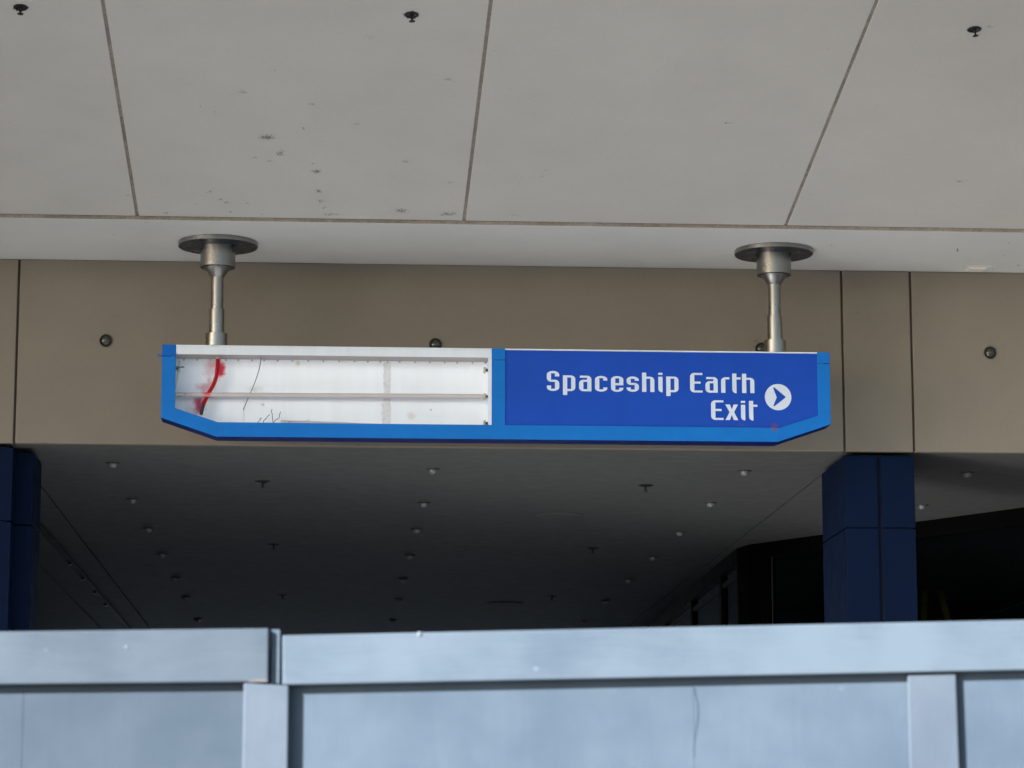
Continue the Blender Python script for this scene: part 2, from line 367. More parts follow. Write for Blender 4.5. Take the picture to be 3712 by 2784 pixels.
# mildew specks on the soffit and the strip: flat marks of their own shapes
CL1 = [(1575,593,60,15,1),(2015,672,40,15,1),(1965,832,25,15,1),(1725,885,100,25,1.6),(1812,990,45,30,1.2),(1650,1020,30,12,1),(1745,1038,50,10,1),
       (2025,1058,30,8,1),(2045,1108,60,22,1.3),(1295,687,20,8,.7),(1398,721,25,6,.8),(1358,1238,30,12,1),(1430,1290,40,12,1),(1470,1308,35,12,1),
       (1270,1318,30,6,.8),(1600,1316,25,12,1.2),(1495,1370,20,15,1),(1070,1376,45,12,1.2),(825,1265,35,8,.7),(2060,1233,35,22,1.2),(2075,1298,40,15,1.2),
       (2095,1342,20,15,1),(1890,1396,45,8,1),(2140,1386,80,14,1.1),(1693,1383,20,6,1.5),(1773,454,25,6,.8),(470,1343,18,6,.6),(1300,153,5,5,2),(65,793,10,5,1),(675,514,9,4,1)]
CL2 = [(690,513,55,15,.8),(98,802,30,14,1),(412,1044,45,15,1),(698,1180,30,12,1.2),(385,1362,60,22,1.3),(350,1396,60,12,1.2),(215,1398,50,8,1),(690,1385,110,22,1.1),
       (1320,1100,18,8,1.4),(1288,1138,25,5,.8),(1590,1157,18,5,.9),(1145,1178,15,8,.8),(1110,1395,70,12,1),(1240,1405,55,16,1.3),(2145,1402,55,10,1.3),
       (180,240,70,30,.25),(988,325,5,4,2),(1675,1287,6,4,2),(2036,457,6,3,1.5),(1890,892,5,4,1.5)]
CL3 = [(278,794,55,10,1),(290,1413,50,15,.9),(935,1436,50,15,1),(1790,1170,70,14,.8),(2065,1392,35,10,1),(2035,1458,30,12,1),(1980,172,50,10,1),(316,201,7,7,1.5),(932,310,12,14,.5)]
st = MB(); rs = random.Random(3)
def speck(fn, u, v, r, nrm_off):
    k = rs.randint(5, 7); a0 = rs.random() * 6
    pts = []
    for i in range(k):
        a = a0 + 2 * pi * i / k; q = r * rs.uniform(0.55, 1.25)
        p = fn(u + q * cos(a) * 1.25, v + q * sin(a) * 0.8); pts.append(p + nrm_off)
    st.add(pts, [tuple(range(k))])
OS = Vector((0, -SL, -1)).normalized() * 0.0015
for CLn, ox in ((CL1, 0), (CL2, 1240), (CL3, 2480)):
    for (cx, cy, cw, ch, den) in CLn:
        n = max(2, int(cw * ch / 22 * den))
        for i in range(n):
            u = rs.gauss(cx, cw / 3.6); v = rs.gauss(cy, ch / 3.2)
            if v < 1392: speck(atS, ox + u / 1.784, v / 1.784, rs.choice((0.5, 0.65, 0.8, 1.1, 1.5)), OS)
for i in range(70):                                            # thin scatter of single specks
    u, v = rs.uniform(0, PW), rs.uniform(100, 770); speck(atS, u, v, rs.uniform(0.5, 1.1), OS)
for (u, v, r) in ((3471, 905, 3), (3471, 909, 2.5), (3470, 900, 2), (3656, 880, 2), (3640, 925, 1.5), (3690, 962, 2.5), (3695, 960, 2), (3014, 888, 2), (3016, 887, 1.5), (525, 805, 1.5), (533, 804, 1.2),
                  (412, 851, 1.5), (418, 851, 1.2), (640, 905, 1), (1386, 853, 1.5), (1522, 890, 1), (2700, 905, 1), (2150, 860, 1), (3540, 990, 2), (3588, 967, 4.5), (3585, 972, 3.5), (3598, 974, 1.5), (3487, 979, 2.2), (3564, 988, 2)):
    speck(lambda a, b: atZ(a, b, ZS), u, v, r, Vector((0, 0, -0.0015)))
tag(st.build('mildew_specks', M['stain'], so), None, None, kind='stuff')

# ---- tan wall band behind the sign
wl = thing('wall', 'tan painted wall band behind the hanging sign, above the passage', 'wall', (1, YW, ZL))
WX = [-24, -8.2, -2.565, 4.19, 4.767, 11.5, 29]
for i in range(len(WX) - 1):
    MB().box(WX[i] + (0.009 if i else 0), WX[i + 1] - 0.009, YW, YW + 0.075, ZL - 0.006, ZS - 0.001).build('panel', M['wall'], wl, bevel=0.007, seg=2)
for x in WX[1:-1]:
    MB().box(x - 0.0088, x + 0.0088, YW + 0.018, YW + 0.074, ZL - 0.004, ZS - 0.001).build('joint_strip', M['wall_gap'], wl)
st = MB()
WOF = Vector((0, -0.0015, 0))
for i in range(60):
    speck(lambda a, b: atY(a, b, YW), rs.uniform(20, 3700), rs.uniform(985, 1590), rs.uniform(0.5, 1.3), WOF)
for (u, v, r) in ((3107, 1133, 4), (3110, 1136, 3), (394, 1006, 2), (396, 1012, 2), (400, 1022, 1.5), (516, 1070, 2), (529, 1139, 2), (530, 1178, 1.5), (2774, 1145, 3), (2778, 1143, 2.5), (1154, 1021, 1.6), (1445, 1052, 2.5), (1440, 1054, 2),
                  (340, 1235, 3), (345, 1262, 2), (2738, 1240, 6), (2742, 1233, 5), (2748, 1238, 4.5), (2755, 1228, 3.5), (2736, 1252, 3), (2730, 1258, 2.4), (2845, 1208, 2), (2852, 1207, 2), (2735, 1216, 1.5),
                  (3590, 1248, 2.5), (3592, 1252, 2), (3563, 1286, 2.2), (3567, 1282, 2), (3572, 1278, 2), (3578, 1280, 2), (3622, 1298, 3), (3618, 1306, 2.4), (3610, 1312, 2.2), (3604, 1316, 2), (3597, 1320, 2.6), (1510, 1000, 2)):
    speck(lambda a, b: atY(a, b, YW), u, v, r, WOF)
for (u0, u1, v) in ((150, 170, 1608), (640, 660, 1613), (1290, 1302, 1616), (1370, 1378, 1617), (2620, 2650, 1631), (120, 135, 1606)):
    for k in range(14):
        speck(lambda a, b: atY(a, b, YW), u0 + (u1 - u0) * k / 13, v - 3 + rs.uniform(-1.2, 1.2), rs.uniform(0.6, 1.4), WOF)
tag(st.build('wall_scuffs', M['stain'], wl), None, None, kind='stuff')

# ---- passage ceiling with reveals
ce = thing('passage_ceiling', 'dim grey passage ceiling dotted with rows of small lamps', 'ceiling', (1, 30, ZL))
CX = [-5.98, -3.33, -2.62, 4.26, 8.98]; CY = [YW + 0.08, 29.62, 36.6, 44, 53.9]
for i in range(4):
    for j in range(4):
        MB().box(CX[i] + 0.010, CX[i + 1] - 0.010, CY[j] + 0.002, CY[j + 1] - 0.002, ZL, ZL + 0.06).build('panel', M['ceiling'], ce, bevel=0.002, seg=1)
tr = thing('ceiling_track', 'slim dark metal track fixed along the left side of the passage ceiling', 'track', (-2.93, 30, ZL))
MB().box(-2.965, -2.895, 24.2, 50, ZL - 0.030, ZL - 0.001).build('channel', M['track'], tr, bevel=0.004)
for k in range(4):
    y = 31.2 + 1.7 * k
    MB().box(-2.95, -2.91, y, y + 0.10, ZL - 0.055, ZL - 0.030).build('clip', M['dark_metal'], tr, bevel=0.003)

# ---- blue columns
ZJ = atY(1862 * PW / 2212, 1141 * PW / 2212, YW + 0.05).z
print('column joint z', ZJ)
zs_ = [4.985]
zs_ += [ZJ, ZJ - 2.2, 0.02]
def column(label, faces, core, loc):
    t = thing('column', label, 'column', loc, 'blue clad columns under the wall band')
    MB().box(*core, 0.0, 4.99).build('core', M['navy_gap'], t)
    for (x0, x1, y0, y1) in faces:
        for k in range(len(zs_) - 1):
            if zs_[k] - zs_[k + 1] < 0.06: continue
            MB().box(x0, x1, y0, y1, zs_[k + 1] + 0.006, zs_[k] - 0.006).build('cladding_panel', M['navy'], t, bevel=0.004, seg=2)
column('navy blue clad column standing at the right edge of the passage, below the narrow wall panel',
       [(4.193, 4.462, YW + 0.03, YW + 0.06), (4.492, 4.768, YW + 0.03, YW + 0.06), (4.193, 4.223, YW + 0.066, 23.45), (4.738, 4.768, YW + 0.066, 23.45)],
       (4.215, 4.745, YW + 0.05, 23.43), (4.48, 22.9, 0))
column('navy blue clad column standing at the left edge of the photo, with a stepped right side',
       [(-3.62, -2.572, YW + 0.03, YW + 0.06), (-2.600, -2.572, YW + 0.066, YW + 0.27), (-2.600, -2.432, YW + 0.275, YW + 0.305), (-2.462, -2.432, YW + 0.311, 23.22)],
       (-3.60, -2.61, YW + 0.05, 23.2), (-3.0, 22.9, 0))
MB().box(-2.61, -2.465, YW + 0.3, 23.2, 0, 4.985).build('core', M['navy_gap'], [o for o in bpy.data.objects if o.name == 'column.001'][0])

# ---- dark glazed wall on the right of the passage
gw = thing('glazed_wall', 'dark glazed wall with bronze mullions along the right side of the passage', 'glazing', (5, 29, 0))
GP = [(8.75, 22.62), (4.62, 29.00), (4.47, 29.25), (4.405, 29.60)] + [(4.41, y) for y in (31.0,)] + [(4.47, 34.0), (4.56, 37.6), (4.64, 41.0), (4.70, 44.4), (4.8, 48), (4.9, 53.9)]
def bar(mb, p, q, z0, z1, half):
    d = Vector((q[0] - p[0], q[1] - p[1])).normalized(); n = Vector((-d.y, d.x)) * half
    P, Q = Vector(p), Vector(q)
    return mb.hexa([(*(P + n), z0), (*(P - n), z0), (*(Q - n), z0), (*(Q + n), z0)], [(*(P + n), z1), (*(P - n), z1), (*(Q - n), z1), (*(Q + n), z1)])
for i in range(len(GP) - 1):
    curved = i in (1, 2)
    bar(MB(), GP[i], GP[i + 1], ZL - 0.16 if not curved else 0.0, ZL - 0.002, 0.05).build('header' if not curved else 'corner_panel', M['mullion'], gw)
    if not curved:
        bar(MB(), GP[i], GP[i + 1], 0.1, ZL - 0.16, 0.006).build('pane', M['glass'], gw)
        if i: bar(MB(), GP[i], GP[i + 1], ZL - 0.30, ZL - 0.25, 0.03).build('transom', M['track'], gw)
        bar(MB(), GP[i], GP[i + 1], 0.0, 0.1, 0.05).build('sill', M['mullion'], gw)
MB().box(4.622, 4.634, 28.93, 28.945, 0, ZL - 0.165).build('jamb', M['track'], gw)
for p in GP[3:] + [GP[0]]:
    MB().box(p[0] - 0.045, p[0] + 0.045, p[1] - 0.07, p[1] + 0.07, 0, ZL - 0.165).build('mullion', M['mullion'], gw)
yb = thing('stepladder', 'faint yellow stepladder standing in the dark behind the glazing', 'stepladder', (6.0, 27.3, 0))

# ================================================================== CEILING FITTINGS
def sprinkler(label, loc, grp, R, drop):
    t = thing('sprinkler_head', label, 'sprinkler', loc, grp); x, y, z = loc
    MB().lathe([(R, 0.0), (R, -0.003), (R * 0.93, -0.007), (R * 0.72, -0.008), (R * 0.62, -0.002), (0.0, -0.001)], loc, n=28).build('escutcheon', M['dark_metal'], t)
    MB().lathe([(R * 0.60, -0.0035), (R * 0.45, -0.002), (0, -0.002)], loc, n=24).build('cup', M['dark_metal'], t)
    s = MB().lathe([(0.011, -0.002), (0.011, -0.012), (0.006, -0.016), (0.0045, -drop * 0.6), (0.007, -drop * 0.85), (0.004, -drop)], loc, n=12)
    s.tube([(x - 0.010, y, z - 0.012), (x - 0.012, y, z - drop * 0.5), (x - 0.003, y, z - drop * 0.92)], 0.002, 6)
    s.tube([(x + 0.010, y, z - 0.012), (x + 0.012, y, z - drop * 0.5), (x + 0.003, y, z - drop * 0.92)], 0.002, 6)
    s.build('stem', M['dark_metal'], t)
    d = MB().lathe([(0.0, -drop), (0.006, -drop), (0.0185, -drop - 0.003), (0.0175, -drop - 0.005), (0.0, -drop - 0.004)], loc, n=16)
    for k in range(8):
        q = 2 * pi * k / 8; d.box(x + 0.018 * cos(q) - 0.0025, x + 0.018 * cos(q) + 0.0025, y + 0.018 * sin(q) - 0.0025, y + 0.018 * sin(q) + 0.0025, z - drop - 0.0065, z - drop - 0.003)
    d.build('deflector', M['dark_metal'], t)
    return t
SG = 'sprinkler heads hanging from the pale soffit'; LG = 'sprinkler heads in the dark passage ceiling'
slope_rot = -atan(SL)
SPR = []
s0 = sprinkler('rusty sprinkler head at the left end of the pale soffit, left of its first joint', (0, 0, 0), SG, 0.046, 0.044)
for k, (u, v, lab) in enumerate(((75, 26, 'rusty sprinkler head at the left end of the pale soffit, left of its first joint'),
                              (1492, 53, 'sprinkler head on the pale soffit, just left of the middle joint'),
                              (3532, 106, 'sprinkler head on the pale soffit at the right, beyond the last joint'))):
    loc = atS(u, v) + Vector((0, 0, 0.0005)); SPR.append(loc)
    o = s0 if k == 0 else dup(s0, loc, lab, SG)
    o.location = loc; o.rotation_euler = (slope_rot, 0, 0.4 * k)
# ragged dark rust rings round the soffit heads belong to the soffit
st = MB()
for q_ in SPR:
    x, y = q_.x, q_.y; k = 40; pts = []
    for i in range(k):
        q = 2 * pi * i / k; r = 0.047 + abs(rs.gauss(0, 0.0035)) + (0.012 if rs.random() < 0.06 else 0)
        yy = y + r * sin(q); pts.append(Vector((x + r * cos(q), yy, soffit_z(yy))) + OS)
    st.add(pts, [tuple(range(k))])
tag(st.build('rust_stains', M['stain'], so), None, None, kind='stuff')

l0 = None
PLACE = ['nearest', 'second', 'third']
for row, x, ys, side in ((0, -0.62, (24.54, 29.55, 35.25), 'left'), (1, 2.80, (24.57, 29.67, 35.22), 'right')):
    for k, y in enumerate(ys):
        lab = f'dark sprinkler head, {PLACE[k]} from the front in the {side} row of the passage ceiling'
        loc = (x, y, ZL)
        if l0 is None: l0 = sprinkler(lab, loc, LG, 0.068, 0.052)
        else: dup(l0, loc, lab, LG)

def downlight(label, loc, grp):
    t = thing('downlight', label, 'ceiling lamp', loc, grp)
    MB().lathe([(0.061, 0.0), (0.061, -0.006), (0.056, -0.010), (0.040, -0.010), (0.038, -0.004)], loc, n=28).build('ring', M['ring'], t)
    MB().lathe([(0.039, -0.004)] + [(0.039 * cos(q), -0.008 - 0.038 * sin(q)) for q in [pi / 2 * i / 8 for i in range(8)]] + [(0.0, -0.046)], loc, n=24).build('dome', M['dome'], t)
    return t
NTH = ['nearest', 'second', 'third', 'fourth', 'fifth', 'sixth', 'farthest']
d0 = None
DG = 'small dome lamps in the passage ceiling'
for x, ys, side in ((-1.86, (23.45, 25.84, 28.15, 30.52, 33.16, 35.64, 38.90), 'left'), (0.857, (23.65, 25.94, 28.05, 30.54, 33.15, 35.72, 38.80), 'middle'),
                    (3.547, (23.59, 25.76, 28.12, 30.50, 33.03, 35.81, 38.85), 'right')):
    for k, y in enumerate(ys):
        lab = f'clear dome lamp, {NTH[k]} from the front in the {side} row of the passage ceiling'
        loc = (x, y, ZL)
        if d0 is None: d0 = downlight(lab, loc, DG)
        else: dup(d0, loc, lab, DG)
for k, (x, y) in enumerate(((5.49, 23.57), (5.57, 25.80))):
    dup(d0, (x, y, ZL), ('clear dome lamp right of the right blue column, nearer the wall band', 'clear dome lamp half hidden behind the right edge of the right blue column')[k], DG)

for (u0, u1, v0, v1, lab) in ((1152, 1262, 1107, 1121, 'pale round speaker cover on the passage ceiling between the middle and right lamps'),
                              (1052, 1130, 1296.5, 1309, 'faint round speaker cover deeper in the dark of the passage ceiling')):
    k = PW / 2212; a = atZ(u0 * k, (v0 + v1) / 2 * k, ZL); b = atZ(u1 * k, (v0 + v1) / 2 * k, ZL); c = (a + b) / 2; R = (b - a).length / 2
    t = thing('speaker_cover', lab, 'ceiling speaker', c, 'round covers on the passage ceiling')
    MB().lathe([(R, 0), (R, -0.004), (R * 0.985, -0.009), (R * 0.95, -0.010), (R * 0.93, -0.005), (0, -0.005)], c, n=48).build('rim', M['ceiling'], t)
    MB().lathe([(R * 0.92, -0.0055), (R * 0.9, -0.008), (0, -0.008)], c, n=48).build('grille', M['ceiling'], t)

# round eye lamps set in the wall band
e0 = None
for (x, z, lab) in ((-1.850, 5.862, 'round dark eye lamp on the tan wall, left of the hanging sign'), (0.826, 5.862, 'round dark eye lamp half hidden by the middle of the sign top'),
                    (3.513, 5.858, 'round dark eye lamp half hidden beside the right hanger post'), (5.422, 5.848, 'round dark eye lamp on the tan wall at the far right')):
    if e0 is None:
        loc = (x, YW, z)
        e0 = thing('eye_lamp', lab, 'wall lamp', loc, 'round eye lamps on the tan wall')
        MB().lathe([(0.060, -0.0005), (0.060, -0.004), (0.056, -0.006), (0.052, -0.004), (0.050, -0.0006)], loc, 'y', 36).build('trim_ring', M['wall'], e0)
        MB().lathe([(0.0515, -0.001), (0.0515, -0.007), (0.048, -0.010), (0.040, -0.007), (0.039, -0.001)], loc, 'y', 36).build('bezel', M['eye_ring'], e0)
        MB().lathe([(0.0385, -0.001)] + [(0.0385 * cos(q), -0.004 - 0.022 * sin(q)) for q in [pi / 2 * i / 8 for i in range(8)]] + [(0, -0.026)], loc, 'y', 32).build('lens', M['eye'], e0)
    else: dup(e0, (x, YW, z), lab)

# little square lamp in the level strip
k1 = [atZ(u, v, ZS) for u, v in ((3501, 980), (3568, 980), (3578, 965), (3503, 965))]
cx = sum(p.x for p in k1) / 4; y0, y1 = k1[3].y, k1[0].y
x0 = (k1[0].x + k1[3].x) / 2; x1 = (k1[1].x + k1[2].x) / 2
t = thing('strip_lamp', 'small rectangular cream lamp lens in the level strip, right of the sign', 'ceiling lamp', (cx, (y0 + y1) / 2, ZS))
fr = MB()
fw = 0.028
fr.box(x0 - fw, x1 + fw, y0 - fw, y0, ZS - 0.006, ZS - 0.0005); fr.box(x0 - fw, x1 + fw, y1, y1 + fw, ZS - 0.006, ZS - 0.0005)
fr.box(x0 - fw, x0, y0, y1, ZS - 0.006, ZS - 0.0005); fr.box(x1, x1 + fw, y0, y1, ZS - 0.006, ZS - 0.0005)
fr.build('frame', M['strip'], t)
MB().hexa([(x0 + 0.02, y0 + 0.02, ZS - 0.016), (x1 - 0.02, y0 + 0.02, ZS - 0.016), (x1 - 0.02, y1 - 0.02, ZS - 0.016), (x0 + 0.02, y1 - 0.02, ZS - 0.016)],
          [(x0 + .001, y0 + .001, ZS - 0.001), (x1 - .001, y0 + .001, ZS - 0.001), (x1 - .001, y1 - .001, ZS - 0.001), (x0 + .001, y1 - .001, ZS - 0.001)]).build('lens', M['lens'], t)

# ================================================================== THE HANGING SIGN
XL, XR = -1.343, 3.927; ZT = 5.682
def sx(u, y=YS): return atY(u, 1400, y).x
def sz(v, u=1800, y=YS): return atY(u, v, y).z
sg = thing('hanging_sign', 'long blue hanging sign with one half open, showing its white inside', 'sign', (1.29, YS + 0.11, ZT))
LB, RB = 5.104, 4.959                        # heights of the shoulder and of the bottom edge
OUT = [(XL, ZT), (XL, LB), (-0.914, RB), (3.502, RB), (XR, LB), (XR, ZT)]
xi_l, xi_m0, xi_m1, xi_r = sx(635.5), sx(1782.6), sx(1830.8), sx(2964)
zb = sz(1540.5)                              # top edge of the bottom band
ch_l0 = (xi_l, atY(633, 1479, YS).z); ch_l1 = (atY(790, 1537, YS).x, zb)
ch_r0 = (atY(2825, 1554, YS).x, zb); ch_r1 = (xi_r, atY(2966, 1506, YS).z)
zc = sz(1290, 600)                           # seam under the caps
def slab(name, poly, y0, y1, m, parent=sg, bevel=0.002): return MB().prism_y(poly, y0, y1).build(name, m, parent, bevel=bevel, seg=1)
Y0, Y1 = YS, YS + 0.008
fr = MB()
slab('frame', [(XL, zc - 0.003), (XL, LB), (-0.914, RB), ch_l1, ch_l0, (xi_l, zc - 0.003)], Y0, Y1, M['frame'])
slab('frame', [(-0.914, RB), (3.502, RB), ch_r0, (xi_m1, zb), (xi_m1, zc - 0.003), (xi_m0, zc - 0.003), (xi_m0, zb), ch_l1], Y0 + 0.0004, Y1, M['frame'], bevel=0)
slab('frame', [(3.502, RB), (XR, LB), (XR, zc - 0.003), (xi_r, zc - 0.003), ch_r1, ch_r0], Y0, Y1, M['frame'])
for a, b in ((XL, xi_l), (xi_m0, xi_m1), (xi_r, XR)):
    slab('frame_cap', [(a, ZT), (a, zc), (b, zc), (b, ZT)], Y0 - 0.0015, Y1, M['frame_cap' if a == XL else 'frame'])
YE = YS + 0.235
i_ = 0.012
INN = [(XL + i_, ZT - 0.012), (XL + i_, LB + 0.008), (-0.912, RB + i_), (3.500, RB + i_), (XR - i_, LB + 0.008), (XR - i_, ZT - 0.012)]
for k in range(5):                            # navy returns round the sides and the bottom
    p, q, pi_, qi = OUT[k], OUT[k + 1], INN[k], INN[k + 1]
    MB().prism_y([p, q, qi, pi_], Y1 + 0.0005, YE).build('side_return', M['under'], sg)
MB().box(XL + 0.002, XR - 0.002, YS + 0.0005, YE, ZT - 0.0105, ZT).build('top_plate', M['white'], sg, bevel=0.002)
MB().prism_y([(XL + i_, ZT - 0.011), (XL + i_, LB + 0.008), (-0.912, RB + i_), (3.500, RB + i_), (XR - i_, LB + 0.008), (XR - i_, ZT - 0.011)], YB, YB + 0.012).build('back_sheet', M['back'], sg)
zr = sz(1289.5, 1200)
for p_, q_, dx_, dz_ in ((INN[1], INN[2], 0.001, 0.004), (INN[2], INN[3], 0, 0.004)):      # white lining of the cabinet floor
    MB().prism_y([(p_[0], p_[1] + 0.0005), (min(q_[0], xi_m0), q_[1] + 0.0005), (min(q_[0], xi_m0), q_[1] + 0.004), (p_[0], p_[1] + 0.004)], Y1 + 0.001, YB - 0.0005).build('floor_lining', M['white'], sg)
MB().box(xi_l + 0.001, xi_m0 - 0.001, YS + 0.003, YS + 0.012, zr, ZT - 0.011).build('top_rail', M['white'], sg, bevel=0.003)
MB().box(xi_l - 0.05, xi_m0 + 0.02, YS + 0.0125, YB - 0.001, zr + 0.002, zr + 0.012).build('rail_shelf', M['shelf'], sg)
MB().box(xi_m0 - 0.028, xi_m0 + 0.03, YS + 0.0095, YS + 0.016, zb - 0.04, zr - 0.001).build('divider_flange', M['white'], sg)
MB().box(xi_m0 - 0.020, xi_m0 + 0.03, YS + 0.0165, YB - 0.001, RB + 0.015, zr - 0.001).build('divider', M['white'], sg)
MB().box(xi_l - 0.035, xi_l - 0.012, YS + 0.010, YB - 0.001, LB + 0.03, zr - 0.001).build('end_liner', M['white'], sg)
face = [(xi_m1 - 0.01, ZT - 0.012), (xi_m1 - 0.01, zb - 0.01), (ch_r0[0] + 0.003, zb - 0.01), (xi_r + 0.01, ch_r1[1] - 0.005), (xi_r + 0.01, ZT - 0.012)]
MB().prism_y(face, Y1 + 0.001, Y1 + 0.006).build('face_panel', M['face'], sg)
# irregular sealant over the joint of the back sheet
jx0, jx1 = sx(1390, YB), sx(1416, YB); L, R = [], []
nz_ = 34
for i in range(nz_):
    z = RB + 0.02 + (zr - 0.01 - RB - 0.02) * i / (nz_ - 1)
    low = 0.010 if i < nz_ * 0.45 else 0
    L.append((jx0 - low + rs.gauss(0, 0.004), z)); R.append((jx1 + rs.gauss(0, 0.0015), z))
MB().prism_y(R + L[::-1], YB - 0.002, YB - 0.0003).build('joint_sealant', M['sealant'], sg)
# pop rivets where the shelf meets the back sheet
rv = None
zrv = atY(900, 1306, YB).z
for u in [540 + q / 3.16 for q in (395, 548, 700, 873, 1018, 1175, 1315, 1470, 1640, 1820, 1995, 2175)] + [1200 + q / 3.16 for q in (265, 418, 563, 645, 783, 960, 1130, 1300, 1443, 1620, 1770)]:
    x = sx(u, YB)
    if rv is None:
        rv = MB().lathe([(0.0085, 0), (0.0075, -0.004), (0.004, -0.007), (0, -0.0075)], (0, 0, 0), 'y', 12).build('rivet', M['rivet'])
        o = rv
    else: o = rv.copy(); C.objects.link(o)
    o.parent = sg; o.location = Vector((x, YB, zr - 0.006)) - OFF[sg.name]
# lampholders on the divider
def holder(u, v, parent=sg):
    p = atY(u, v, YS + 0.13); x = xi_m0 - 0.020
    h = MB().lathe([(0.026, -0.0), (0.026, -0.012), (0.022, -0.016), (0, -0.016)], (x - 0.022, YS + 0.13, p.z), 'x', 20).build('lampholder', M['holder'], parent, bevel=0.0015, seg=1)
    s = MB()
    for k in range(4): s.lathe([(0.012, 0), (0.017, -0.0015), (0.012, -0.003)], (x - 0.004 - 0.0045 * k, YS + 0.13, p.z), 'x', 14)
    s.lathe([(0.009, 0), (0.009, -0.024)], (x - 0.0005, YS + 0.13, p.z), 'x', 10)
    s.build('holder_spring', M['spring'], h)
for v in (1342, 1437.5, 1535): holder(1762, v)
# left holder, broken, with two green wire ends
p = atY(653, 1336, YS + 0.12)
h = MB().lathe([(0.024, 0), (0.024, 0.010), (0.019, 0.014), (0, 0.014)], (p.x - 0.016, YS + 0.12, p.z - 0.005), 'x', 18).build('broken_lampholder', M['holder'], sg)
MB().box(p.x - 0.04, p.x - 0.017, YS + 0.10, YS + 0.14, p.z - 0.012, p.z + 0.018).build('holder_body', M['spring'], h)
MB().tube(spline([atY(640, 1335, YS + 0.09), atY(652, 1332, YS + 0.08), atY(668, 1331, YS + 0.07)]), 0.003, 6).build('wire_end', M['green'], h)
MB().tube(spline([atY(640, 1337, YS + 0.09), atY(654, 1331, YS + 0.08), atY(665, 1329, YS + 0.07)]), 0.003, 6).build('wire_end', M['black'], h)
h = MB().lathe([(0.024, 0), (0.024, 0.010), (0.018, 0.014), (0, 0.014)], (atY(637, 1430, YS + 0.13).x - 0.014, YS + 0.13, atY(637, 1430.5, YS + 0.13).z), 'x', 18).build('lampholder', M['holder'], sg)
MB().tube(spline([atY(650, 1308, YS + 0.19), atY(648, 1340, YS + 0.16), atY(642, 1382, YS + 0.13), atY(636, 1416, YS + 0.10)]), 0.005, 8).build('cable', M['cable'], sg)
MB().tube(spline([atY(644, 1345, YS + 0.17), atY(640, 1385, YS + 0.14), atY(634.5, 1416, YS + 0.11)]), 0.003, 8).build('cable', M['cable'], sg)
lp = [atY(u, v, YS + 0.02) for u, v in ((590, 1290), (582, 1289), (575, 1285), (573, 1288), (577, 1291), (584, 1291), (590, 1296))]
MB().tube(spline(lp, 5), 0.0032, 6).build('tie_loop', M['frame_cap'], sg)

# ---- lettering
def arc(cx, cy, rx, ry, a0, a1, n=7):
    return [(cx + rx * cos(radians(a0 + (a1 - a0) * i / n)), cy + ry * sin(radians(a0 + (a1 - a0) * i / n))) for i in range(n + 1)]
W = 165.0
def gS(H, t):   # S and s share their build: two facing hooks
    m = H * 0.5 + 3
    return [[(165, H - 72 * t), (108, H - 72 * t), (108, H - 31), (56, H - 31), (56, m + 14)] + [(108, m + 14)] + arc(108, m - 36, 57, 50, 90, 0) + [(165, 48)] +
            arc(82.5, 48, 82.5, 48, 0, -180, 14) + [(0, 48), (0, 72 * t), (56, 72 * t), (56, 30), (108, 30), (108, m - 14), (57, m - 14)] + arc(57, m + 36, 57, 50, 270, 180) +
            [(0, H - 48)] + arc(82.5, H - 48, 82.5, 48, 180, 0, 14)]
G = {
 'S': gS(269, 1.0), 's': gS(207, 0.80),
 'p': [[(0, 212)] + arc(105, 162, 60, 50, 90, 0) + arc(105, 48, 60, 48, 0, -90) + [(57, 0), (57, -52), (0, -52)], [(57, 184), (57, 29), (110, 29), (110, 184)]],
 'a': [[(12, 211)] + arc(105, 161, 60, 50, 90, 0) + [(165, 0)] + arc(60, 48, 60, 48, 270, 180) + arc(60, 107, 60, 48, 180, 90) + [(108, 155), (108, 183), (12, 183)], [(57, 127), (57, 28), (110, 28), (110, 127)]],
 'c': [[(165, 148), (110, 148), (110, 180), (57, 180), (57, 27), (110, 27), (110, 54), (165, 54), (165, 44)] + arc(82.5, 44, 82.5, 46, 0, -180, 14) + arc(82.5, 163, 82.5, 46, 180, 0, 14)],
 'e': [arc(82.5, 163, 82.5, 46, 180, 0, 14) + [(165, 86), (57, 86), (57, 25), (110, 25), (110, 52), (165, 52), (165, 44)] + arc(82.5, 44, 82.5, 46, 0, -180, 14), [(57, 180), (57, 114), (110, 114), (110, 180)]],
 'h': [[(0, 261), (57, 261), (57, 207)] + arc(105, 157, 60, 50, 90, 0) + [(165, 0), (110, 0), (110, 179), (57, 179), (57, 0), (0, 0)]],
 'i': [[(0, 207), (57, 207), (57, -4)] + arc(57, 42, 57, 46, 270, 180)],
 'dot': [[(0, 261), (57, 261), (57, 233), (0, 233)]],
 'E': [[(166, 265)] + arc(60, 215, 60, 50, 90, 180) + arc(60, 48, 60, 48, 180, 270) + [(166, 0), (166, 27), (57, 27), (57, 120), (140, 120), (140, 148), (57, 148), (57, 237), (166, 237)]],
 'r': [[(112, 211)] + arc(60, 161, 60, 50, 90, 180) + [(0, 0), (57, 0), (57, 182), (112, 182)]],
 't': [[(0, 262), (57, 262), (57, 211), (113, 211), (113, 182), (57, 182), (57, -5)] + arc(57, 43, 57, 48, 270, 180)],
 'x': [[(0, 210), (62, 210), (87, 143), (112, 210), (170, 210), (117, 106), (172, 0), (112, 0), (86, 70), (60, 0), (0, 0), (56, 106)]],
}
